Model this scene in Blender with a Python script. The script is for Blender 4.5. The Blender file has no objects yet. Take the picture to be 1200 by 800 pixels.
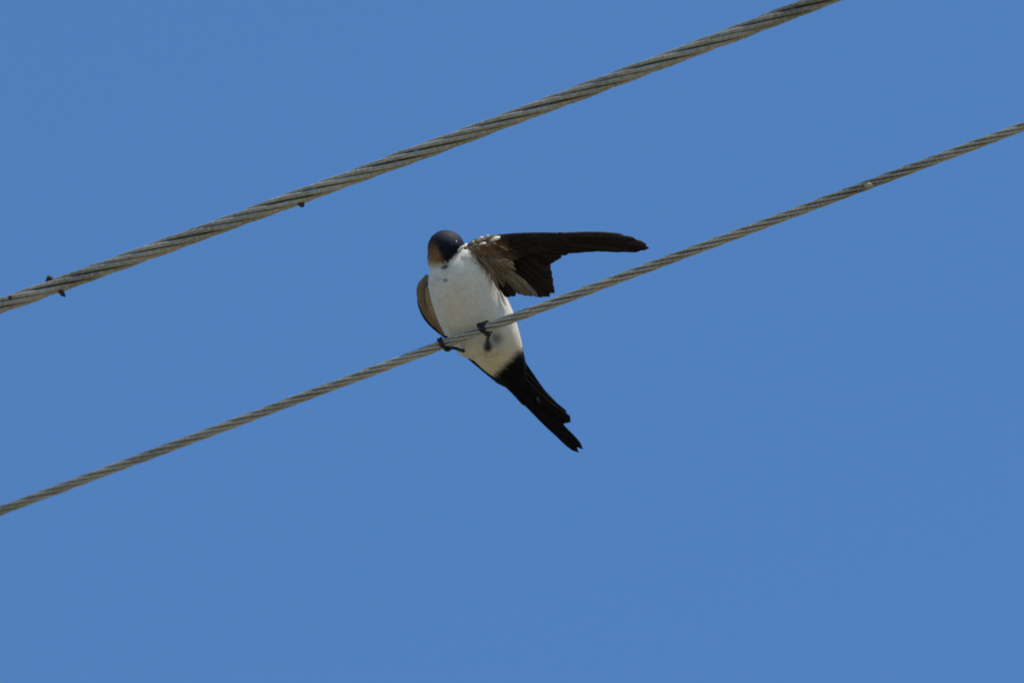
import bpy, math
import numpy as np
from mathutils import Vector, Matrix

scene = bpy.context.scene
col = scene.collection
rng = np.random.default_rng(11)

# ------------------------------------------------------------------ camera
EL = math.radians(40.0)            # the camera looks up at the wires
DIST = 12.0                        # metres to the perched bird
S = 0.55e-3                        # metres per photo pixel at that distance
W_PX = 1200.0
CAM = Vector((0.0, 0.0, 1.6))
F = Vector((0.0, math.cos(EL), math.sin(EL)))
X = Vector((1.0, 0.0, 0.0))
U = Vector((0.0, -math.sin(EL), math.cos(EL)))

cam_d = bpy.data.cameras.new('camera')
cam = bpy.data.objects.new('camera', cam_d)
col.objects.link(cam)
cam.location = CAM
cam.rotation_euler = (math.radians(90) + EL, 0, 0)
cam_d.sensor_width = 36.0
cam_d.lens = 36.0 * DIST / (W_PX * S)
cam_d.clip_start = 0.1
cam_d.clip_end = 6000.0
cam_d.dof.use_dof = True
cam_d.dof.focus_distance = DIST - 0.085
cam_d.dof.aperture_fstop = 7.0
scene.camera = cam

# ------------------------------------------------------------------ sky, sun, exposure
SUN_EL = math.radians(60.0)
SUN_AZ = math.radians(131.0)        # clockwise from +Y (straight ahead of the camera)
world = bpy.data.worlds.new('World')
scene.world = world
world.use_nodes = True
wn = world.node_tree.nodes
wl = world.node_tree.links
sky = wn.new('ShaderNodeTexSky')
sky.sky_type = 'NISHITA'
sky.sun_disc = False
sky.sun_elevation = SUN_EL
sky.sun_rotation = SUN_AZ
sky.altitude = 300.0
sky.air_density = 1.0
sky.dust_density = 0.1
sky.ozone_density = 3.0
bg = wn['Background']
bg.inputs['Strength'].default_value = 0.15
hs = wn.new('ShaderNodeHueSaturation')          # the camera's picture style: one saturation for the whole sky
hs.inputs['Saturation'].default_value = 1.19
wl.new(sky.outputs['Color'], hs.inputs['Color'])
wl.new(hs.outputs['Color'], bg.inputs['Color'])

sun_d = bpy.data.lights.new('sun', 'SUN')
sun_d.energy = 5.0
sun_d.angle = math.radians(0.53)
sun_d.color = (1.0, 0.95, 0.87)
sun = bpy.data.objects.new('sun', sun_d)
col.objects.link(sun)
to_sun = Vector((math.cos(SUN_EL) * math.sin(SUN_AZ), math.cos(SUN_EL) * math.cos(SUN_AZ), math.sin(SUN_EL)))
sun.rotation_euler = to_sun.to_track_quat('Z', 'Y').to_euler()
sun.location = (0, 0, 60)

scene.view_settings.view_transform = 'Standard'
scene.view_settings.look = 'None'
scene.view_settings.gamma = 1.0
scene.view_settings.use_curve_mapping = False
scene.view_settings.exposure = 0.28

# ------------------------------------------------------------------ helpers
def new_mat(name):
    m = bpy.data.materials.new(name)
    m.use_nodes = True
    return m, m.node_tree.nodes, m.node_tree.links, m.node_tree.nodes['Principled BSDF']

def mesh_obj(name, verts, faces, mat, parent=None, colors=None, smooth=True):
    me = bpy.data.meshes.new(name)
    me.from_pydata([tuple(v) for v in verts], [], [tuple(int(i) for i in f) for f in faces])
    if smooth:
        me.polygons.foreach_set('use_smooth', [True] * len(me.polygons))
    if colors is not None:
        at = me.color_attributes.new('plumage', 'FLOAT_COLOR', 'POINT')
        c = np.ones((len(verts), 4), dtype=np.float32)
        colors = np.asarray(colors)
        c[:, 3] = 0.0
        c[:, :colors.shape[1]] = colors
        at.data.foreach_set('color', c.ravel())
    me.materials.append(mat)
    me.update()
    o = bpy.data.objects.new(name, me)
    col.objects.link(o)
    if parent is not None:
        o.parent = parent
    return o

def nrm(v):
    v = np.asarray(v, float)
    return v / (np.linalg.norm(v) + 1e-12)

def tube_geo(pts, radii, sides=10, caps=True):
    """Tapered tube through pts (n,3); returns verts, faces."""
    pts = np.asarray(pts, float)
    n = len(pts)
    radii = np.broadcast_to(np.asarray(radii, float), (n,))
    tan = np.gradient(pts, axis=0)
    tan /= np.linalg.norm(tan, axis=1)[:, None] + 1e-12
    ref = np.array([0.0, 0.0, 1.0]) if abs(tan[0][2]) < 0.9 else np.array([1.0, 0, 0])
    e1 = nrm(np.cross(tan[0], ref))
    verts = []
    ang = np.linspace(0, 2 * math.pi, sides, endpoint=False)
    for i in range(n):
        e1 = nrm(e1 - tan[i] * np.dot(e1, tan[i]))
        e2 = np.cross(tan[i], e1)
        verts.append(pts[i] + radii[i] * (np.cos(ang)[:, None] * e1 + np.sin(ang)[:, None] * e2))
    verts = np.concatenate(verts)
    faces = []
    for i in range(n - 1):
        a = i * sides
        for k in range(sides):
            k2 = (k + 1) % sides
            faces.append((a + k, a + k2, a + sides + k2, a + sides + k))
    if caps:
        faces.append(tuple(range(sides - 1, -1, -1)))
        faces.append(tuple(range((n - 1) * sides, n * sides)))
    return verts, faces

def spline(ctrl, n):
    """Catmull-Rom through control points (any dimension)."""
    c = np.asarray(ctrl, float)
    if c.ndim == 1:
        c = c[:, None]
    p = np.vstack([2 * c[0] - c[1], c, 2 * c[-1] - c[-2]])
    ts = np.linspace(0, len(c) - 1 - 1e-9, n)
    out = []
    for t in ts:
        i = int(t)
        f = t - i
        a, b, d, e = p[i], p[i + 1], p[i + 2], p[i + 3]
        out.append(0.5 * ((2 * b) + (d - a) * f + (2 * a - 5 * b + 4 * d - e) * f ** 2 + (3 * b - a - 3 * d + e) * f ** 3))
    return np.array(out)

# ------------------------------------------------------------------ materials
def ground_material():
    m, n, l, b = new_mat('dry_ground')
    tc = n.new('ShaderNodeTexCoord')
    n1 = n.new('ShaderNodeTexNoise'); n1.inputs['Scale'].default_value = 0.35; n1.inputs['Detail'].default_value = 8
    n2 = n.new('ShaderNodeTexNoise'); n2.inputs['Scale'].default_value = 14.0; n2.inputs['Detail'].default_value = 6
    l.new(tc.outputs['Object'], n1.inputs['Vector']); l.new(tc.outputs['Object'], n2.inputs['Vector'])
    r = n.new('ShaderNodeValToRGB')
    r.color_ramp.elements[0].position = 0.35; r.color_ramp.elements[0].color = (0.11, 0.10, 0.06, 1)
    r.color_ramp.elements[1].position = 0.68; r.color_ramp.elements[1].color = (0.25, 0.23, 0.165, 1)
    mx = n.new('ShaderNodeMath'); mx.operation = 'MULTIPLY_ADD'
    l.new(n2.outputs['Fac'], mx.inputs[0]); mx.inputs[1].default_value = 0.4
    sub = n.new('ShaderNodeMath'); sub.operation = 'SUBTRACT'; sub.inputs[1].default_value = 0.2
    l.new(n1.outputs['Fac'], sub.inputs[0]); l.new(sub.outputs[0], mx.inputs[2])
    l.new(mx.outputs[0], r.inputs['Fac']); l.new(r.outputs['Color'], b.inputs['Base Color'])
    b.inputs['Roughness'].default_value = 0.95
    bp = n.new('ShaderNodeBump'); bp.inputs['Strength'].default_value = 0.5; bp.inputs['Distance'].default_value = 0.03
    l.new(n2.outputs['Fac'], bp.inputs['Height']); l.new(bp.outputs['Normal'], b.inputs['Normal'])
    return m

def strand_material(name, dark, light, scale):
    m, n, l, b = new_mat(name)
    tc = n.new('ShaderNodeTexCoord')
    n1 = n.new('ShaderNodeTexNoise'); n1.inputs['Scale'].default_value = 17; n1.inputs['Detail'].default_value = 5
    n2 = n.new('ShaderNodeTexNoise'); n2.inputs['Scale'].default_value = scale; n2.inputs['Detail'].default_value = 4
    l.new(tc.outputs['Object'], n1.inputs['Vector']); l.new(tc.outputs['Object'], n2.inputs['Vector'])
    add = n.new('ShaderNodeMath'); add.operation = 'ADD'
    l.new(n1.outputs['Fac'], add.inputs[0]); l.new(n2.outputs['Fac'], add.inputs[1])
    half = n.new('ShaderNodeMath'); half.operation = 'MULTIPLY'; half.inputs[1].default_value = 0.5
    l.new(add.outputs[0], half.inputs[0])
    r = n.new('ShaderNodeValToRGB')
    r.color_ramp.elements[0].position = 0.36; r.color_ramp.elements[0].color = (*dark, 1)
    r.color_ramp.elements[1].position = 0.64; r.color_ramp.elements[1].color = (*light, 1)
    l.new(half.outputs[0], r.inputs['Fac']); l.new(r.outputs['Color'], b.inputs['Base Color'])
    b.inputs['Metallic'].default_value = 0.3
    b.inputs['Roughness'].default_value = 0.5
    bp = n.new('ShaderNodeBump'); bp.inputs['Strength'].default_value = 0.35; bp.inputs['Distance'].default_value = 0.0004
    l.new(n2.outputs['Fac'], bp.inputs['Height']); l.new(bp.outputs['Normal'], b.inputs['Normal'])
    return m

def plumage_material(name, rough, translucent, spec=0.3, noise=0.25, bump=0.3):
    """Colour from the pigment attribute, broken up by fine barb noise."""
    m, n, l, b = new_mat(name)
    at = n.new('ShaderNodeAttribute'); at.attribute_name = 'plumage'
    tc = n.new('ShaderNodeTexCoord')
    ns = n.new('ShaderNodeTexNoise'); ns.inputs['Scale'].default_value = 420; ns.inputs['Detail'].default_value = 4
    l.new(tc.outputs['Object'], ns.inputs['Vector'])
    mr = n.new('ShaderNodeMapRange')
    mr.inputs['To Min'].default_value = 1 - noise; mr.inputs['To Max'].default_value = 1 + noise * 0.6
    mr.inputs['From Min'].default_value = 0.3; mr.inputs['From Max'].default_value = 0.7
    l.new(ns.outputs['Fac'], mr.inputs['Value'])
    mul = n.new('ShaderNodeVectorMath'); mul.operation = 'SCALE'
    l.new(at.outputs['Color'], mul.inputs[0]); l.new(mr.outputs[0], mul.inputs['Scale'])
    l.new(mul.outputs[0], b.inputs['Base Color'])
    rr = n.new('ShaderNodeMapRange'); rr.inputs['To Min'].default_value = rough; rr.inputs['To Max'].default_value = min(rough, 0.55)
    ss = n.new('ShaderNodeMapRange'); ss.inputs['To Min'].default_value = spec; ss.inputs['To Max'].default_value = 0.40
    l.new(at.outputs['Alpha'], rr.inputs['Value']); l.new(at.outputs['Alpha'], ss.inputs['Value'])
    l.new(rr.outputs[0], b.inputs['Roughness']); l.new(ss.outputs[0], b.inputs['Specular IOR Level'])
    bp = n.new('ShaderNodeBump'); bp.inputs['Strength'].default_value = bump; bp.inputs['Distance'].default_value = 0.0004
    l.new(ns.outputs['Fac'], bp.inputs['Height']); l.new(bp.outputs['Normal'], b.inputs['Normal'])
    if translucent > 0:
        tr = n.new('ShaderNodeBsdfTranslucent')
        l.new(mul.outputs[0], tr.inputs['Color'])
        mx = n.new('ShaderNodeMixShader'); mx.inputs['Fac'].default_value = translucent
        l.new(b.outputs['BSDF'], mx.inputs[1]); l.new(tr.outputs['BSDF'], mx.inputs[2])
        l.new(mx.outputs['Shader'], n['Material Output'].inputs['Surface'])
    return m

def plain_material(name, c, rough, spec=0.5):
    m, n, l, b = new_mat(name)
    tc = n.new('ShaderNodeTexCoord')
    ns = n.new('ShaderNodeTexNoise'); ns.inputs['Scale'].default_value = 900; ns.inputs['Detail'].default_value = 3
    l.new(tc.outputs['Object'], ns.inputs['Vector'])
    r = n.new('ShaderNodeValToRGB')
    r.color_ramp.elements[0].color = (*[v * 0.7 for v in c], 1)
    r.color_ramp.elements[1].color = (*[v * 1.3 for v in c], 1)
    l.new(ns.outputs['Fac'], r.inputs['Fac']); l.new(r.outputs['Color'], b.inputs['Base Color'])
    b.inputs['Roughness'].default_value = rough
    b.inputs['Specular IOR Level'].default_value = spec
    return m

M_GROUND = ground_material()
M_THIN = strand_material('weathered_steel_strand', (0.13, 0.125, 0.108), (0.42, 0.405, 0.36), 700)
M_THICK = strand_material('weathered_aluminium_strand', (0.12, 0.115, 0.098), (0.40, 0.385, 0.335), 520)
M_BODY = plumage_material('body_plumage', 0.8, 0.0, 0.06, 0.07, 0.12)
M_SOFT = plumage_material('contour_feather', 0.85, 0.25, 0.06, 0.10, 0.12)
M_FLIGHT = plumage_material('flight_feather', 0.75, 0.05, 0.06, 0.25)
M_CONTOUR = plumage_material('breast_feather', 0.85, 0.04, 0.06, 0.06, 0.10)
M_TAIL = plumage_material('tail_feather', 0.9, 0.0, 0.03, 0.25)
M_EYE = plain_material('dark_eye', (0.006, 0.005, 0.005), 0.08, 0.6)
M_HORN = plain_material('black_horn', (0.007, 0.006, 0.006), 0.55, 0.25)
M_DEBRIS = plain_material('dark_debris', (0.02, 0.014, 0.014), 0.7)
M_RUST = plain_material('rust_spot', (0.06, 0.018, 0.014), 0.8)
M_CRUST = plain_material('pale_crust', (0.30, 0.28, 0.20), 0.9, 0.2)

# ------------------------------------------------------------------ ground (sunlit, below the frame: it lights the belly)
g = 3000.0
gn = 40
gv = []
lin = np.sign(np.linspace(-1, 1, gn)) * np.abs(np.linspace(-1, 1, gn)) ** 3 * g
for yy in lin:
    for xx in lin:
        gv.append((xx, yy, 0.0))
gf = [(i * gn + j, i * gn + j + 1, (i + 1) * gn + j + 1, (i + 1) * gn + j) for i in range(gn - 1) for j in range(gn - 1)]
ground = mesh_obj('ground', gv, gf, M_GROUND)
ground['kind'] = 'structure'

# ------------------------------------------------------------------ wires
AZ = math.atan(0.3746 / math.sin(EL))          # the level wires come towards the camera on the right
WDIR = np.array([math.cos(AZ), -math.sin(AZ), 0.0])
WUP = np.array([0.0, 0.0, 1.0])
WSIDE = np.cross(WDIR, WUP)                    # horizontal, points to the camera's side

def ray_point(px, py, depth):
    return np.array(CAM + float(DIST + depth) * (F + (S / DIST) * (float(px - 600) * X + float(400 - py) * U)))

Fv, Uv, Xv = np.array(F), np.array(U), np.array(X)

def wire_centre(origin, curve, h, wd=WDIR):
    """Point of a hanging wire h metres along it; curve is its bend near the middle."""
    h = np.asarray(h, float)
    hc = np.clip(h, -0.55, 0.55)
    z = curve * hc ** 2 + 2 * curve * hc * (h - hc)
    return origin + h[:, None] * wd + z[:, None] * WUP

def build_wire(origin, curve, diameter, lay, mat, phase, label, wd, wob):
    root = bpy.data.objects.new('power_cable', None)
    root.location = origin
    root.empty_display_size = 0.05
    col.objects.link(root)
    root['label'] = label
    root['category'] = 'cable'
    root['group'] = 'stranded cables crossing the sky'
    rs = diameter / 6.0                         # strand radius
    rl = diameter / 3.0 * 1.05                         # helix radius
    near = np.arange(-0.75, 0.75, lay / 30)
    far = np.arange(0.75, 9.0, lay / 8)
    h = np.concatenate([-far[::-1], near, far])
    c = wire_centre(np.zeros(3), curve, h, wd)
    tan = np.gradient(c, axis=0); tan /= np.linalg.norm(tan, axis=1)[:, None]
    e2 = -Fv[None, :] - tan * (tan @ -Fv)[:, None]; e2 /= np.linalg.norm(e2, axis=1)[:, None]   # front
    e1 = np.cross(e2, tan)                                                                         # image-up side
    e1 *= np.sign(e1 @ Uv)[:, None]
    for k in range(6):
        dph = 0.10 * np.sin(h * 9.0 + k * 2.1) * wob
        ph = 2 * math.pi * h / lay + k * math.pi / 3 + phase + dph + 0.30 * np.sin(h * 5.0 + phase) + 0.16 * np.sin(h * 14.0 + 2 * phase)
        rr = rl * (1 + 0.05 * wob * np.sin(h * 23 + k * 1.7))
        pts = c + rr[:, None] * (np.cos(ph)[:, None] * e1 + np.sin(ph)[:, None] * e2)
        v, f = tube_geo(pts, rs * 0.925 * (1 + 0.03 * wob * math.sin(k * 2.7)), 12)
        mesh_obj('strand', v, f, mat, root)
    hh = h[::3]
    v, f = tube_geo(wire_centre(np.zeros(3), curve, hh, wd), rs * 0.85, 8)
    mesh_obj('core_strand', v, f, mat, root)
    return root, c

D_THIN = 11.5 * S
D_THICK = 18.6 * S
O_THIN = ray_point(560, 388.1, 0.0)
thin_wire, _ = build_wire(O_THIN, 0.0, D_THIN, 23.2 * 6 * S / (math.cos(math.atan(.3746))) * 1.14, M_THIN, 0.4,
                          'thin grey stranded cable that the bird grips with its feet', WDIR, 0.6)
def upper_y(px):
    return 358.5 - 0.3645 * px - 0.8e-5 * px * px
AZ2 = math.atan(0.3665 / math.sin(EL))
WDIR2 = np.array([math.cos(AZ2), -math.sin(AZ2), 0.0])
O_THICK = ray_point(482, upper_y(482) + 1.2, -0.10)
thick_wire, _ = build_wire(O_THICK, 0.024, D_THICK, 40 * 6 * S / (math.cos(math.atan(.3746))) * 1.14, M_THICK, 1.0,
                           'thicker grey stranded cable with small dark specks, running above the bird', WDIR2, 1.0)

# ------------------------------------------------------------------ swallow: local frame = x right, y away from camera, z up in view, in photo pixels * S
BIRD0 = ray_point(560, 388.1, 0.0)
bird = bpy.data.objects.new('swallow', None)
bird.location = BIRD0
bird.rotation_euler = (EL, 0, 0)
bird.empty_display_size = 0.05
col.objects.link(bird)
bird['label'] = 'swallow with dark head and white breast preening, one wing raised, perched on the thin cable'
bird['category'] = 'bird'

def L(px, py, w=0.0):
    """Photo pixel + depth in pixels -> bird local metres."""
    return np.array([(px - 560) * S, w * S, (388.1 - py) * S])

AX0 = np.array([524.0, 292.0])
AXD = np.array([0.445, 0.896])
AXN = np.array([0.896, -0.445])

# torso sections: along-axis t, left edge, right edge, centre depth, half depth
sec = np.array([
    [2, -17, 22, 42, 15],
    [10, -26, 29, 41, 24],
    [22, -36, 36, 40, 32],
    [38, -42, 39, 40, 37],
    [56, -45.5, 39, 42, 38.5],
    [77, -47, 37.5, 45, 37.5],
    [100, -45, 36.5, 48, 35],
    [118, -36.5, 33.5, 51, 30],
    [133, -29, 30.5, 54, 25],
    [146, -24, 27, 56, 20],
    [160, -16.5, 23.5, 59, 15],
    [174, -10, 17.5, 62, 10.5],
    [190, -6, 11, 65, 6.5],
    [204, -2, 5, 67, 3.5]], float)
rows = spline(sec, 60)
SIDES = 48
bv, bf = [], []
for r in rows:
    t, l0, l1, wc, hd = r
    cl = 0.5 * (l0 + l1); hw = 0.5 * (l1 - l0)
    for a in np.linspace(0, 2 * math.pi, SIDES, endpoint=False):
        ca, sa = math.cos(a), math.sin(a)
        e = 0.93
        x = math.copysign(abs(ca) ** e, ca) * hw + cl
        y = math.copysign(abs(sa) ** e, sa) * hd + wc
        p = AX0 + AXD * t + AXN * x
        bv.append(L(p[0], p[1], y))
nr = len(rows)
for i in range(nr - 1):
    for k in range(SIDES):
        k2 = (k + 1) % SIDES
        bf.append((i * SIDES + k, i * SIDES + k2, (i + 1) * SIDES + k2, (i + 1) * SIDES + k))
bf.append(tuple(range(SIDES - 1, -1, -1)))
bf.append(tuple(range((nr - 1) * SIDES, nr * SIDES)))

def add_ellipsoid(c, r, rot=0.0):
    base = len(bv)
    nu, nv = 28, 18
    cr, sr = math.cos(rot), math.sin(rot)
    for j in range(nv + 1):
        th = math.pi * j / nv
        for i in range(nu):
            ph = 2 * math.pi * i / nu
            q = np.array([r[0] * math.sin(th) * math.cos(ph), r[1] * math.sin(th) * math.sin(ph), r[2] * math.cos(th)])
            q = np.array([q[0] * cr - q[2] * sr, q[1], q[0] * sr + q[2] * cr])
            bv.append(c + q * S)
    for j in range(nv):
        for i in range(nu):
            i2 = (i + 1) % nu
            bf.append((base + j * nu + i, base + (j + 1) * nu + i, base + (j + 1) * nu + i2, base + j * nu + i2))

HEAD = L(523.0, 291.0, 33)
add_ellipsoid(HEAD, (22.3, 23, 21.6), math.radians(-25))
add_ellipsoid(L(533.0, 289.5, 30), (13, 14, 11.5), math.radians(-25))     # forehead / face towards the bill
add_ellipsoid(L(517.5, 298.5, 36), (17.0, 21, 13))                        # hind neck
add_ellipsoid(L(518.0, 306.0, 38), (17, 21, 15))                          # nape and throat
add_ellipsoid(L(549.5, 307, 30), (16.5, 21, 17))                         # breast feathers ruffled in front of the face
add_ellipsoid(L(563, 306, 44), (20, 20, 18), math.radians(30))            # shoulder of the raised wing
add_ellipsoid(L(572, 404, 36), (20, 17, 15))                              # thigh feathering
add_ellipsoid(L(549, 407, 43), (18, 17, 12), math.radians(-25))

tmp_me = bpy.data.meshes.new('tmp')
tmp_me.from_pydata([tuple(v) for v in bv], [], [tuple(f) for f in bf])
tmp = bpy.data.objects.new('tmp', tmp_me)
col.objects.link(tmp)
rm = tmp.modifiers.new('r', 'REMESH'); rm.mode = 'VOXEL'; rm.voxel_size = 0.00075; rm.use_smooth_shade = True
sm = tmp.modifiers.new('s', 'SMOOTH'); sm.factor = 0.5; sm.iterations = 8
bpy.context.view_layer.update()
dg = bpy.context.evaluated_depsgraph_get()
body_me = bpy.data.meshes.new_from_object(tmp.evaluated_get(dg))
bpy.data.objects.remove(tmp); bpy.data.meshes.remove(tmp_me)
body_me.name = 'body'
nv = len(body_me.vertices)
co = np.empty(nv * 3); body_me.vertices.foreach_get('co', co); co = co.reshape(-1, 3)
no = np.empty(nv * 3); body_me.vertices.foreach_get('normal', no); no = no.reshape(-1, 3)

def hash_noise(p, scale, seed=0.0):
    q = p * scale
    return (np.sin(q[:, 0] * 1.7 + q[:, 2] * 2.3 + seed) + np.sin(q[:, 1] * 2.1 - q[:, 0] * 1.3 + 1.3 + seed)
            + np.sin(q[:, 2] * 3.1 + q[:, 1] * 1.9 + 2.1 - seed) + np.sin(q[:, 0] * 4.3 - q[:, 2] * 3.7 + seed * 2)) / 4

def sstep(a, b, x):
    t = np.clip((x - a) / (b - a), 0.0, 1.0)
    return t * t * (3 - 2 * t)

BLACK = np.array([0.004, 0.004, 0.005])
WHITE = np.array([0.57, 0.545, 0.49])
BUFF = np.array([0.52, 0.44, 0.30])
RUFOUS = np.array([0.17, 0.092, 0.050])
BROWN = np.array([0.12, 0.085, 0.055])
BACK = np.array([0.012, 0.014, 0.022])

def pigment(p):
    """Plumage colours of a red-rumped type swallow by place on the body, plus shade painted at thigh and chin (local metres)."""
    px = p[:, 0] / S + 560; py = 388.1 - p[:, 2] / S; w = p[:, 1] / S
    nz = hash_noise(p, 900.0)
    nz2 = hash_noise(p, 2600.0, 3.0)
    d = np.stack([px, py], 1) - AX0
    t = d @ AXD + 2.5 * nz; l = d @ AXN
    c = np.tile(WHITE, (len(p), 1))
    def mix(target, f):
        nonlocal c
        f = np.clip(f, 0, 1)[:, None]
        c = c * (1 - f) + np.asarray(target) * f
    # warm wash on flanks and under the tail
    mix(BUFF, 0.8 * sstep(105, 140, t) + 0.35 * sstep(24, 38, l) + 0.12 * nz2)
    # faint streaks on the breast
    st = np.clip(np.sin(l * 0.95 + 1.5 * nz) * np.sin(t * 0.28 + l) * 1.6 - 0.75, 0, 1)
    mix((0.34, 0.31, 0.27), 0.16 * st * sstep(20, 40, t) * (1 - sstep(95, 115, t)))
    # black vent end under the tail, ragged border
    mix(BLACK, sstep(146, 157, t - 0.35 * (l - 6) * 0.0 + 0.32 * l + 2.0 * nz2))
    # soft grey shade painted beside the thigh, and the dark mark next to it
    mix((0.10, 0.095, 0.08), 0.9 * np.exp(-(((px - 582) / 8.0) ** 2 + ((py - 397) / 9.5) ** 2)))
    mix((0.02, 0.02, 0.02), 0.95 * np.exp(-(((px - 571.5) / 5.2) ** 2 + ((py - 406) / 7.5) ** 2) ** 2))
    mix((0.14, 0.16, 0.20), 0.9 * np.exp(-(((px - 522) / 3.0) ** 2 + ((py - 328.5) / 2.3) ** 2) ** 2))
    # back, mantle: dark
    wc = np.interp(t, sec[:, 0], sec[:, 3]); hd = np.interp(t, sec[:, 0], sec[:, 4])
    mix(BACK, sstep(0.28, 0.48, (w - wc) / np.maximum(hd, 1) + 0.08 * nz2))
    # head: black cap and face, dull rufous neck side, buff throat
    hn = 1.6 * nz2 + 1.4 * nz
    in_head = sstep(-3, 3, 316 - py + hn) * (1 - sstep(546, 552, px)) * sstep(-4, 4, 26 - t + 0.0 * l)
    face = sstep(-2.2, 2.2, (287 + (544 - px) * 1.12) - py + hn) * sstep(-3, 3, 308 - 0.5 * np.clip(518 - px, 0, 20) - py + 1.5 * hn)
    side = sstep(-3.5, 3.5, (509.5 + 0.45 * (py - 284)) - px + 1.6 * hn) * sstep(-3, 3, py - 282 - 0.25 * (px - 505) + hn)
    mix((0.30, 0.24, 0.17), 0.8 * in_head * sstep(299, 306, py + hn) * (1 - sstep(308, 320, py + hn)) * (1 - sstep(524, 530, px)))
    mix((0.007, 0.008, 0.016), face * in_head)
    mix(RUFOUS * 0.5, 0.9 * side * in_head * (1 - sstep(301, 312, py + hn)))
    mix(RUFOUS * 1.15, 0.8 * side * in_head * sstep(284, 303, py + 4 * nz2 + 0.6 * (px - 506)) * (1 - sstep(303, 311, py + hn)))
    mix((0.03, 0.022, 0.018), 0.9 * np.exp(-(((px - 520.5 + 0.6 * (py - 314)) / 4.2) ** 2 + ((py - 313.0) / 2.8) ** 2) ** 2))  # shadowed gap under the chin, painted as a dark wedge
    # underwing shoulder: brown
    mix(BROWN * 1.8, sstep(-3, 5, (px - 566) * 0.62 + (318 - py) * 0.55 + 2 * nz2) * (py < 352) * (px > 548) * (l > 18))
    return np.clip(c, 0.003, 0.95)

def gloss(p, c):
    """Only the blue-black cap is glossy."""
    px = p[:, 0] / S + 560; py = 388.1 - p[:, 2] / S
    return 0.42 * sstep(296, 272, py + 3 * hash_noise(p, 1800.0)) * (c[:, :3].max(1) < 0.03) * (px < 550)

# gentle plumage relief
disp = 0.00012 * hash_noise(co, 1500.0, 1.0) + 0.00008 * hash_noise(co, 3300.0, 5.0)
co2 = co + no * disp[:, None]
body_me.vertices.foreach_set('co', co2.ravel())
at = body_me.color_attributes.new('plumage', 'FLOAT_COLOR', 'POINT')
cc = np.ones((nv, 4), dtype=np.float32); cc[:, :3] = pigment(co); cc[:, 3] = gloss(co, cc)
at.data.foreach_set('color', cc.ravel())
body_me.polygons.foreach_set('use_smooth', [True] * len(body_me.polygons))
body_me.materials.clear(); body_me.materials.append(M_BODY)
body_me.update()
body = bpy.data.objects.new('body', body_me)
col.objects.link(body); body.parent = bird

# small contour feathers and loose barbs over the body
def contour_feathers(idx, length, width, lift, jitter, sub, cvar):
    V, Fc, C = [], [], []
    for q, i in enumerate(idx):
        p, n = co[i], no[i]
        px = p[0] / S + 560; py = 388.1 - p[2] / S
        headf = 1.0 if (py < 308 and px < 548) else 0.0
        if headf:
            flow = np.array([-0.75, 0.15, -0.65])
        else:
            flow = np.array([AXD[0], 0.18, -AXD[1]])
        flow = flow + rng.normal(0, jitter, 3)
        tdir = nrm(flow - n * np.dot(flow, n))
        side = np.cross(n, tdir)
        Ln = length * rng.uniform(0.7, 1.25) * (0.65 if headf else 1.0)
        Wd = width * rng.uniform(0.8, 1.2) * (0.6 if headf else 1.0)
        lf = lift * rng.uniform(0.3, 1.5)
        b = len(V)
        base = p - n * 0.0003
        if sub:      # rounded contour feather
            prof = [(0.0, 0.35), (0.35, 0.95), (0.7, 0.95), (0.92, 0.55)]
            for (u, wv) in prof:
                ctr = base + tdir * Ln * u + n * (Ln * lf * u + 0.00012)
                V.append(ctr + side * Wd * 0.5 * wv - n * 0.0002 * wv)
                V.append(ctr + n * 0.0001)
                V.append(ctr - side * Wd * 0.5 * wv - n * 0.0002 * wv)
            V.append(base + tdir * Ln + n * (Ln * lf + 0.0002))
            for k in range(3):
                a = b + 3 * k
                Fc += [(a, a + 1, a + 4, a + 3), (a + 1, a + 2, a + 5, a + 4)]
            Fc += [(b + 9, b + 10, b + 12), (b + 10, b + 11, b + 12)]
            cnt = 13
        else:        # hair-thin barb
            bend = n * Ln * lf
            for u in (0.0, 0.5, 1.0):
                ctr = base + tdir * Ln * u + bend * u * u
                wv = Wd * (1 - 0.7 * u)
                V.append(ctr + side * wv * 0.5); V.append(ctr - side * wv * 0.5)
            Fc += [(b, b + 1, b + 3, b + 2), (b + 2, b + 3, b + 5, b + 4)]
            cnt = 6
        C += [1 + rng.normal(0, cvar)] * cnt
    C = np.clip(pigment(np.array(V)) * np.array(C)[:, None], 0.003, 0.9)
    C = np.hstack([C, gloss(np.array(V), C)[:, None]])
    return V, Fc, C

tail_cut = (np.stack([co[:, 0] / S + 560, 388.1 - co[:, 2] / S], 1) - AX0) @ AXD
ok = np.where(tail_cut < 176)[0]
pick = rng.choice(ok, size=1000, replace=False)
V, Fc, C = contour_feathers(pick, 0.0050, 0.0030, 0.015, 0.12, True, 0.025)
cf = mesh_obj('contour_feathers', V, Fc, M_CONTOUR, body, C); cf['kind'] = 'stuff'
pick = rng.choice(ok, size=9000, replace=False)
V, Fc, C = contour_feathers(pick, 0.0042, 0.00020, 0.16, 0.22, False, 0.06)
cf = mesh_obj('loose_barbs', V, Fc, M_CONTOUR, body, C); cf['kind'] = 'stuff'

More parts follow.
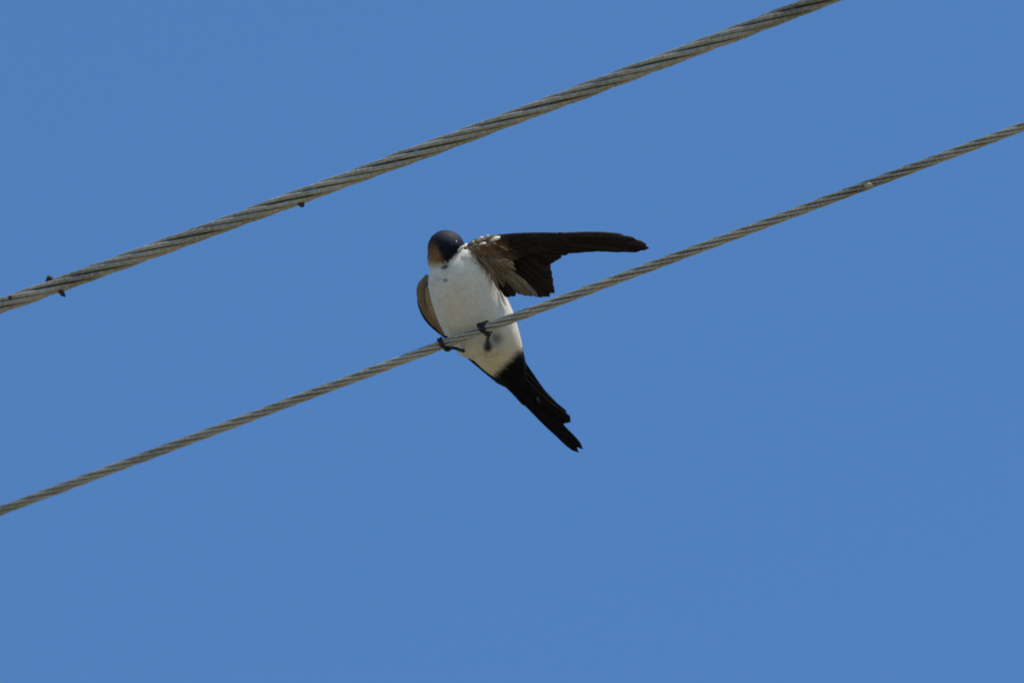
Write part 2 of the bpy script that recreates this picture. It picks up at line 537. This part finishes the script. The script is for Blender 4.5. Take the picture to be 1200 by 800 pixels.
# ------------------------------------------------------------------ feathers
def feather_geo(path, width, normal, color, edge_color=None, camber=0.12, lead=0.35, round_tip=0.12, seed=0, taper=0.6, thick=0.00022):
    """Vaned flight feather: path (3-4 control points), two vanes about a shaft, real thickness."""
    n = 15
    P = spline(path, n)
    tan = np.gradient(P, axis=0); tan /= np.linalg.norm(tan, axis=1)[:, None]
    nn = nrm(normal)
    r2 = np.random.default_rng(seed)
    cols = [-1.0, -0.5, 0.0, 0.5, 1.0]
    V, C = [], []
    for layer in (1, -1):
        for i in range(n):
            u = i / (n - 1)
            side = nrm(np.cross(nn, tan[i]))
            wprof = width * (taper + (1 - taper) * min(1, u * 3.0)) * (1.0 if u < 1 - round_tip else math.sqrt(max(0.0, 1 - ((u - 1 + round_tip) / round_tip) ** 2)) * 0.97 + 0.03)
            jit = 1 + r2.normal(0, 0.007)
            for c in cols:
                off = (c * 0.5 + (0.5 - lead) * (1 if True else 0)) * wprof * jit
                z = -camber * wprof * (c * c) * 0.5 + (0.00025 * (1 - u) if abs(c) < 0.1 else 0)
                V.append(P[i] + side * off + nn * (z + layer * thick * 0.5))
                k = 1 + 0.10 * math.sin(i * 1.9 + c * 3) + r2.normal(0, 0.04)
                cc_ = np.asarray(color) * k
                if abs(c) < 0.1:
                    cc_ = cc_ * 1.35
                if edge_color is not None and (c > 0.9 or u > 0.96):
                    cc_ = np.asarray(edge_color)
                C.append(np.clip(cc_, 0.003, 0.9))
    Fc = []
    m = len(cols)
    off = n * m
    for i in range(n - 1):
        for k in range(m - 1):
            a = i * m + k
            Fc.append((a, a + 1, a + m + 1, a + m))
            Fc.append((off + a, off + a + m, off + a + m + 1, off + a + 1))
        for k in (0, m - 1):
            a = i * m + k
            q = (a, a + m, off + a + m, off + a)
            Fc.append(q if k == 0 else q[::-1])
    for k in range(m - 1):
        a = (n - 1) * m + k
        Fc.append((a, a + 1, off + a + 1, off + a))
        a = k
        Fc.append((a + 1, a, off + a, off + a + 1))
    return V, Fc, C

DARK1 = np.array([0.014, 0.010, 0.009])
DARK2 = np.array([0.020, 0.014, 0.012])
PALE = np.array([0.20, 0.165, 0.11])
VIEW = np.array([0.0, -1.0, 0.0])              # towards the camera in bird space

def arm_mesh(name, ctrl, radii, flat, mat, colr, parent):
    P = spline(ctrl, 26)
    R = spline(radii, 26)[:, 0]
    tan = np.gradient(P, axis=0); tan /= np.linalg.norm(tan, axis=1)[:, None]
    V, Fc, C = [], [], []
    sd = 14
    for i in range(26):
        e1 = nrm(np.cross(VIEW, tan[i])); e2 = np.cross(tan[i], e1)
        for a in np.linspace(0, 2 * math.pi, sd, endpoint=False):
            V.append(P[i] + R[i] * math.cos(a) * e1 + R[i] * flat * math.sin(a) * e2)
            C.append(colr(i / 25.0, math.cos(a)))
    for i in range(25):
        for k in range(sd):
            k2 = (k + 1) % sd
            Fc.append((i * sd + k, i * sd + k2, (i + 1) * sd + k2, (i + 1) * sd + k))
    Fc.append(tuple(range(sd - 1, -1, -1))); Fc.append(tuple(range(25 * sd, 26 * sd)))
    return mesh_obj(name, V, Fc, mat, parent, C)

# --- raised wing (seen from underneath)
def arm_col(u, c):
    base = BROWN * 2.2 * max(0.0, 1 - 2 * u) + DARK2 * min(1.0, 2 * u)
    return np.clip(base, 0.004, 0.9)
wing = arm_mesh('wing',
                [L(547, 302, 34), L(559, 290.5, 26), L(575, 284.5, 18), L(595, 279.8, 12), L(620, 277, 8.5), L(645, 275.5, 8), L(668, 275, 8)],
                [10 * S, 10.5 * S, 8.5 * S, 6.2 * S, 4.6 * S, 3.2 * S, 1.6 * S], 0.55, M_SOFT, arm_col, bird)
wing['label'] = 'raised wing with dark flight feathers hanging open'
wing_normal = nrm(np.array([0.10, -1.0, 0.25]))

prim = [  # root, mid, tip, width  (outermost first; outer ones lie nearer the camera)
    ((640, 276.2), (690, 275.0), (733, 277.6), 7.5),
    ((638, 277.0), (695, 277.0), (747, 281.8), 8.0),
    ((636, 278.0), (698, 279.4), (758.0, 286.6), 8.5),
    ((634, 279.0), (698, 282.0), (761.0, 290.8), 9.0),
    ((631, 280.5), (692, 284.4), (752, 293.0), 13),
    ((628, 282.0), (684, 285.6), (738, 292.0), 14),
    ((625, 283.5), (676, 286.4), (722, 290.6), 14),
    ((622, 285.0), (667, 287.4), (706, 290.0), 15),
    ((619, 286.5), (659, 289.4), (692, 290.4), 15),
]
seedn = 100
for k, (a, m_, b_, w_) in enumerate(prim):
    d = 6 + k * 0.9
    path = [L(a[0], a[1], d + 2), L(m_[0], m_[1], d - 3), L(0.45 * m_[0] + 0.55 * b_[0], 0.45 * m_[1] + 0.55 * b_[1] - 0.8, d - 3.5), L(b_[0], b_[1], d)]
    V, Fc, C = feather_geo(path, w_ * S, wing_normal, DARK1 if k % 2 else DARK2, None, 0.10, 0.5, 0.16 if k < 4 else 0.42, seedn + k, 0.85)
    mesh_obj('flight_feather', V, Fc, M_FLIGHT, wing, C)
secs = [  # root, tip, width, colour
    ((618, 284), (682, 291.0), 16, DARK2), ((616, 285), (669, 294.8), 18, DARK1), ((613, 287), (658, 301.5), 19, DARK2), ((611, 288), (650.5, 306.5), 17, DARK1),
    ((609, 287), (645.5, 309.5), 14, DARK1), ((605, 288), (644.5, 318), 14, DARK2), ((601, 289), (646.5, 326), 14, DARK1),
    ((597, 291), (648, 334), 14, DARK2), ((592, 293), (650.0, 343.0), 14, DARK1), ((588, 296), (644.5, 347.5), 13, DARK2),
    ((584, 300), (636.0, 348.2), 12, DARK2), ((586, 309), (630.5, 347.8), 7, PALE * 0.6), ((585, 312), (624, 347.4), 7, PALE * 0.8), ((583, 313), (618, 346.8), 7, PALE * 0.7),
    ((581, 315), (612, 345.0), 7, PALE * 0.5), ((578, 318), (604, 347.0), 10, DARK2 * 1.2), ((576, 320), (597.5, 348), 10, DARK1),
]
for k, (a, b_, w_, cl_) in enumerate(secs):
    d = 15 + k * 0.9 - (12 if cl_.sum() > 0.1 else 0)
    bend = 3.0 if k < 8 else 1.0
    mx, my = 0.5 * (a[0] + b_[0]), 0.5 * (a[1] + b_[1])
    path = [L(a[0], a[1], d + 3), L(mx + bend * 0.6, my - bend, d - 2), L(b_[0], b_[1], d + 3)]
    edge = None
    V, Fc, C = feather_geo(path, w_ * S, nrm(np.array([0.15, -1, 0.2])), cl_, edge, 0.08, 0.5, 0.34 if k < 4 else 0.18, seedn + 40 + k, 0.7)
    mesh_obj('flight_feather', V, Fc, M_FLIGHT, wing, C)

# underwing coverts: overlapping rows of small feathers, brown near the body, darker outwards
def small_feather(V, Fc, C, p, tdir, n, Ln, Wd, lift, colr):
    tdir = nrm(tdir - n * np.dot(tdir, n)); side = np.cross(n, tdir)
    b = len(V)
    for (u, wv) in [(0.0, 0.4), (0.35, 0.95), (0.7, 0.95), (0.92, 0.55)]:
        ctr = p + tdir * Ln * u + n * (lift * Ln * u)
        V.append(ctr + side * Wd * 0.5 * wv); V.append(ctr + n * 0.0003); V.append(ctr - side * Wd * 0.5 * wv)
    V.append(p + tdir * Ln + n * lift * Ln)
    for k in range(3):
        a = b + 3 * k
        Fc += [(a, a + 1, a + 4, a + 3), (a + 1, a + 2, a + 5, a + 4)]
    Fc += [(b + 9, b + 10, b + 12), (b + 10, b + 11, b + 12)]
    for i in range(13):
        C.append(np.clip(np.asarray(colr) * (1 + 0.12 * (i >= 9)) , 0.003, 0.9))

V, Fc, C = [], [], []
lead = spline([L(550, 291, 25), L(561, 283, 18), L(577, 278.5, 10), L(600, 275.5, 6), L(630, 274.5, 5), L(656, 274.5, 5)], 60)
for row in range(7):
    for i in range(60):
        u = i / 59 + rng.normal(0, 0.006)
        reach = 1.0 - 0.62 * u
        down = row / 6.0 * 30 * reach * S
        dirn = nrm(np.array([0.55 + 0.4 * u, 0.12, -0.85 + 0.75 * u]))
        flow = np.array([0.35 + 0.2 * u, 0.25, -0.9])
        p = lead[i] + flow * down + rng.normal(0, 0.5 * S, 3) + np.array([0, -2.2 * S + row * 0.35 * S, 0])
        bw = max(0.0, 1 - u * 1.9)
        cvar = 1 + rng.normal(0, 0.16)
        base = (BROWN * np.array([3.0, 2.7, 2.4]) * (1.0 - 0.25 * row / 6)) * bw ** 0.8 + DARK2 * 1.3 * (1 - bw)
        if rng.random() < 0.18 * bw:
            base = np.array([0.30, 0.19, 0.11])
        small_feather(V, Fc, C, p, dirn, nrm(np.array([0.1, -1, 0.25])), (9 + 3 * row * 0.4) * S * (1 - 0.35 * u), 6.5 * S * (1 - 0.3 * u), 0.03 + 0.03 * rng.random(), base * cvar)
cv = mesh_obj('coverts', V, Fc, M_SOFT, wing, C); cv['kind'] = 'stuff'

# long soft axillary feathers between wing and flank
for k in range(18):
    f_ = k / 17
    a = (562 + 16 * f_ + rng.normal(0, 1), 300 + 3 * f_); b_ = (587 + 17 * f_ + rng.normal(0, 2.0), 337 - 23 * f_ + rng.normal(0, 3.0))
    cl_ = (np.array([0.19, 0.12, 0.07]) if k % 3 == 0 else BROWN * 1.7) * (1 - 0.45 * rng.random())
    dd = rng.uniform(-1, 1)
    path = [L(a[0], a[1], 14 + dd), L(0.5 * (a[0] + b_[0]) + 1.5, 0.5 * (a[1] + b_[1]) - 1, 9 + dd), L(b_[0], b_[1], 14 + dd)]
    V, Fc, C = feather_geo(path, rng.uniform(4.0, 6.0) * S, nrm(np.array([0.2, -1, 0.1])), cl_, None, 0.06, 0.5, 0.45, 300 + k, 0.6)
    mesh_obj('axillary_feather', V, Fc, M_SOFT, wing, C)

# ruffled pale feathers along the front of the shoulder
tufts = [((574.0, 281.5), (586.5, 277.6), 6.8), ((562.0, 286.0), (570.0, 285.0), 4.2), ((559.5, 280.6), (567.0, 277.6), 3.8),
         ((568.5, 278.3), (573.5, 275.4), 2.8), ((536.5, 293.4), (545.0, 287.8), 4.6), ((552.0, 285.5), (556.0, 282.6), 2.8)]
for k, (a, b_, w_) in enumerate(tufts):
    path = [L(a[0], a[1], 6), L(0.5 * (a[0] + b_[0]), 0.5 * (a[1] + b_[1]) - 0.8, 3), L(b_[0], b_[1], 3)]
    V, Fc, C = feather_geo(path, w_ * S, nrm(np.array([0.1, -0.68, 0.72])), (0.66, 0.61, 0.50), None, 0.3, 0.5, 0.5, 340 + k, 0.5)
    mesh_obj('ruffled_feather', V, Fc, M_SOFT, wing, C)

V, Fc, C = [], [], []
for i in range(70):
    u = rng.random() ** 1.3 * 0.42
    p = lead[int(u * 59)] + np.array([rng.normal(0, 1.5 * S), -4.0 * S, rng.uniform(-7.5, 1.5) * S])
    f_ = rng.random() ** 4
    cl_ = BROWN * 2.4 * (1 - f_) + np.array([0.5, 0.44, 0.34]) * f_
    small_feather(V, Fc, C, p, np.array([0.9 + rng.normal(0, 0.3), 0.05, -0.1 + rng.normal(0, 0.35)]), nrm(np.array([0.1 + rng.normal(0, .15), -0.8, 0.5])), rng.uniform(4, 7) * S, rng.uniform(2.2, 3.8) * S, 0.12 * rng.random(), cl_)
cv = mesh_obj('marginal_coverts', V, Fc, M_SOFT, wing, C); cv['kind'] = 'stuff'

# --- folded wing on the other side
fw = arm_mesh('wing', [L(503, 324, 46), L(494, 336, 46), L(494.5, 350, 47), L(500, 366, 50), L(509, 382, 54)],
              [5 * S, 5.5 * S, 5.5 * S, 4.5 * S, 2.5 * S], 0.9, M_SOFT, lambda u, c: np.array([0.20, 0.15, 0.105]), bird)
fw['label'] = 'folded wing held against the flank'
fold = [
    ((496, 336), (492.5, 352), (502, 374), (527, 396), 9, DARK1, 50),
    ((498, 338), (497, 354), (508, 375), (527, 395), 9, BROWN * 1.9, 46),
    ((500, 336), (502, 352), (511, 372), (525, 392), 8, BROWN * 2.5, 42),
    ((497, 342), (497.5, 362), (519, 388), (562, 426.5), 9, DARK1, 54),
    ((498, 346), (504, 371), (530, 398), (580, 441.5), 9, DARK1, 58),
    ((500, 350), (512, 381), (545, 412), (597, 456.0), 9, DARK1, 62),
    ((503, 350), (518, 383), (552, 415), (604, 459.0), 9, DARK2, 65),
]
for k, (a, b_, c_, d_, w_, cl_, dep) in enumerate(fold):
    path = [L(*a, dep), L(*b_, dep - 1), L(*c_, dep + 1), L(*d_, dep + 5)]
    V, Fc, C = feather_geo(path, w_ * S, nrm(np.array([-0.35, -0.9, 0.1])), cl_, None, 0.15, 0.5, 0.12, 400 + k, 0.7)
    mesh_obj('flight_feather', V, Fc, M_FLIGHT if cl_ is DARK1 or cl_ is DARK2 else M_SOFT, fw, C)

# --- tail
tails = [
    ((590, 438), (629, 480), (678.5, 530.5), 10, 58), ((595, 436), (634, 477), (683.5, 526.5), 9.5, 59.5),
    ((586, 440), (622, 474), (660, 511.0), 12.0, 61), ((600, 434), (634, 468), (669, 494.5), 11.5, 58.5),
    ((606, 431), (634, 462), (664.0, 488.0), 11, 60.5), ((608, 421), (631, 455), (652.0, 478.0), 10.0, 63),
    ((599, 434), (630, 470), (661.0, 499.0), 12, 64), ((594, 438), (624, 470), (655, 505.0), 12, 65),
]
for k, (a, b_, c_, w_, dep) in enumerate(tails):
    path = [L(a[0], a[1], dep), L(b_[0], b_[1], dep + 1), L(0.5 * (b_[0] + c_[0]) - 0.4, 0.5 * (b_[1] + c_[1]) + 0.4, dep + 3), L(c_[0], c_[1], dep + 8)]
    V, Fc, C = feather_geo(path, w_ * S, nrm(np.array([0.0, -1, 0.15])), np.array([0.007, 0.006, 0.007]) * (0.9 + 0.1 * (k % 3)), None, 0.05, 0.5, 0.10 if k > 1 else 0.22, 500 + k, 0.95)
    mesh_obj('tail_feather', V, Fc, M_TAIL, bird, C)
V, Fc, C = feather_geo([L(629.0, 466.0, 55), L(631, 469.5, 53), L(633, 473.5, 54)], 3.6 * S, nrm(np.array([0, -1, 0.3])), (0.028, 0.026, 0.021), None, 0.1, 0.5, 0.4, 560)
mesh_obj('pale_feather', V, Fc, M_SOFT, bird, C)

# --- eye and bill
def ellipsoid_obj(name, c, r, mat, parent, nu=20, nv_=12):
    V, Fc = [], []
    for j in range(nv_ + 1):
        th = math.pi * j / nv_
        for i in range(nu):
            ph = 2 * math.pi * i / nu
            V.append(c + S * np.array([r[0] * math.sin(th) * math.cos(ph), r[1] * math.sin(th) * math.sin(ph), r[2] * math.cos(th)]))
    for j in range(nv_):
        for i in range(nu):
            i2 = (i + 1) % nu
            Fc.append((j * nu + i, (j + 1) * nu + i, (j + 1) * nu + i2, j * nu + i2))
    return mesh_obj(name, V, Fc, mat, parent)
ellipsoid_obj('eye', L(533.5, 286.0, 16.5), (3.4, 2.6, 3.4), M_EYE, bird)
bl = spline([[541.0, 289.5, 27], [546, 291.5, 24], [550.5, 294.5, 22], [553, 297.0, 21]], 12)
pts = np.array([L(*q) for q in bl])
rad = np.array([3.6, 3.5, 3.3, 3.1, 2.8, 2.5, 2.2, 1.9, 1.5, 1.1, 0.7, 0.3]) * S
v, f = tube_geo(pts, rad, 12)
mesh_obj('bill', v, f, M_HORN, bird)

# --- legs and feet gripping the thin cable
wt = nrm(np.array([np.dot(WDIR, Xv), np.dot(WDIR, Fv), np.dot(WDIR, Uv)]))       # cable direction in bird space
wf = nrm(VIEW - wt * np.dot(VIEW, wt))
wu = np.cross(wf, wt); wu *= np.sign(wu[2])
RW = D_THIN / 2
def around(hpx, phi, lift):
    """Point on the cable's skin: hpx pixels along from the bird origin, phi from its upper side towards the camera."""
    p = wt * (hpx * S / wt[0])
    return p + (RW + lift) * (math.cos(phi) * wu + math.sin(phi) * wf)
def make_leg(toes, joint, tarsus, label=None):
    v, f = tube_geo(spline(tarsus, 10), np.linspace(1.9, 2.2, 10) * S, 10)
    leg = mesh_obj('leg', v, f, M_HORN, bird)
    for (h0, h1, ph0, ph1) in toes:
        n = 14
        pts, rad = [], []
        for i in range(n):
            u = i / (n - 1)
            knuckle = 1 + 0.22 * math.cos(u * 3 * 2 * math.pi)
            r_ = (2.15 - 0.55 * u) * knuckle * S
            pts.append(around(h0 + (h1 - h0) * u, math.radians(ph0 + (ph1 - ph0) * u), r_ * 0.9))
            rad.append(r_)
        v, f = tube_geo(pts, rad, 9)
        mesh_obj('toe', v, f, M_HORN, leg)
        # claw hooks on past the toe end
        cp, cr = [], []
        sgn = 1 if ph1 > ph0 else -1
        for i in range(8):
            u = i / 7
            cp.append(around(h1 + 0.9 * u * (1 if h1 >= h0 else -1), math.radians(ph1 + sgn * 42 * u), (1.2 + 1.5 * math.sin(u * math.pi) * 0.8) * S))
            cr.append((1.5 - 1.25 * u) * S)
        v, f = tube_geo(cp, cr, 8)
        mesh_obj('claw', v, f, M_HORN, leg)
    v, f = tube_geo(spline(joint, 8), np.array([1.4, 2.1, 2.5, 2.6, 2.6, 2.4, 2.0, 1.4]) * S, 10)
    mesh_obj('foot_pad', v, f, M_HORN, leg)
    return leg
make_leg([(9.5, 1.5, 150, -22), (9.5, 9.0, 150, -28), (10.5, 5.0, 165, 10), (10.5, 12.0, 170, 330)],
         [around(8.0, math.radians(140), 1.0 * S), around(10.0, math.radians(158), 1.6 * S), around(11.5, math.radians(185), 1.2 * S)],
         [around(10.5, math.radians(165), 2 * S), L(571.5, 399, 6), L(572, 408, 20)])
make_leg([(-38.0, -44.5, 150, -30), (-38.0, -41.0, 155, -8), (-37.5, -40, 165, 15), (-37, -36, 170, 330)],
         [around(-39.5, math.radians(140), 1.0 * S), around(-37.5, math.radians(158), 1.6 * S), around(-35.5, math.radians(185), 1.2 * S)],
         [around(-37, math.radians(165), 2 * S), L(532, 407.5, 10), L(540, 410.5, 22), L(548, 411.5, 44)])

# ------------------------------------------------------------------ small bits stuck to the cables
def lump_obj(name, pts, radii, mat, label, cat, seed):
    pts = np.asarray(pts); c = pts.mean(0)
    v, f = tube_geo(spline(pts - c, 12), spline(radii, 12)[:, 0], 9)
    r2 = np.random.default_rng(seed)
    v = v + r2.normal(0, 0.05 * float(np.max(radii)), v.shape)
    o = mesh_obj(name, v, f, mat)
    o.location = c
    o['label'] = label; o['category'] = cat
    return o
def thick_depth(px):
    """depth of the thick cable's axis where it crosses column px"""
    hs = np.linspace(-0.8, 0.8, 1601)
    c = wire_centre(O_THICK, 0.024, hs, WDIR2) - np.array(CAM)
    z = c @ Fv; xx = (c @ Xv) / z * DIST / S + 600; yy = 400 - (c @ Uv) / z * DIST / S
    i = int(np.argmin(np.abs(xx - px)))
    return z[i] - DIST, yy[i]
def T(px, py, dd=0.0):
    d, _ = thick_depth(px)
    return ray_point(px, py, d + dd)
lump_obj('dark_stub', [T(55.5, 332, -.001), T(57, 328.5), T(58.5, 326), T(61.0, 324.8)], [2.8 * S, 3.4 * S, 3.8 * S, 2.6 * S], M_DEBRIS,
         'dark knobby stub standing up from the top of the thick cable', 'debris', 1)
lump_obj('dark_thorn', [T(70.5, 338, -.002), T(72, 342.5), T(74, 345), T(76.5, 347.5)], [3.0 * S, 3.2 * S, 2.6 * S, 0.8 * S], M_DEBRIS,
         'pointed dark spike hanging under the thick cable close to the upright stub', 'debris', 2)
lump_obj('dark_speck', [T(351, 236.5, -.002), T(353, 239.3), T(354, 240.5), T(354.8, 242.5)], [3.0 * S, 3.4 * S, 3.2 * S, 1.6 * S], M_DEBRIS,
         'small round dark speck alone on the underside of the thick cable', 'debris', 3)
lump_obj('rust_spot', [T(10, 348.8, -.0036), T(12.5, 348.2, -.0042), T(15.5, 347.4, -.0036)], [1.4 * S, 2.6 * S, 1.4 * S], M_RUST,
         'reddish dark spot on the face of the thick cable', 'debris', 4)
def thin_pt(px, dy, dd):
    hs = np.linspace(-0.8, 0.8, 1601)
    c = O_THIN + hs[:, None] * WDIR - np.array(CAM)
    z = c @ Fv; xx = (c @ Xv) / z * DIST / S + 600; yy = 400 - (c @ Uv) / z * DIST / S
    i = int(np.argmin(np.abs(xx - px)))
    return ray_point(px, yy[i] + dy, z[i] - DIST + dd)
lump_obj('pale_crust', [thin_pt(1013.5, -0.5, -.003), thin_pt(1017, 0.6, -.0034), thin_pt(1020.5, 2.2, -.003), thin_pt(1024, 3.2, -.002)],
         [1.2 * S, 2.7 * S, 3.2 * S, 1.2 * S], M_CRUST, 'pale yellowish crusted lump stuck on the thin cable', 'dropping', 5)
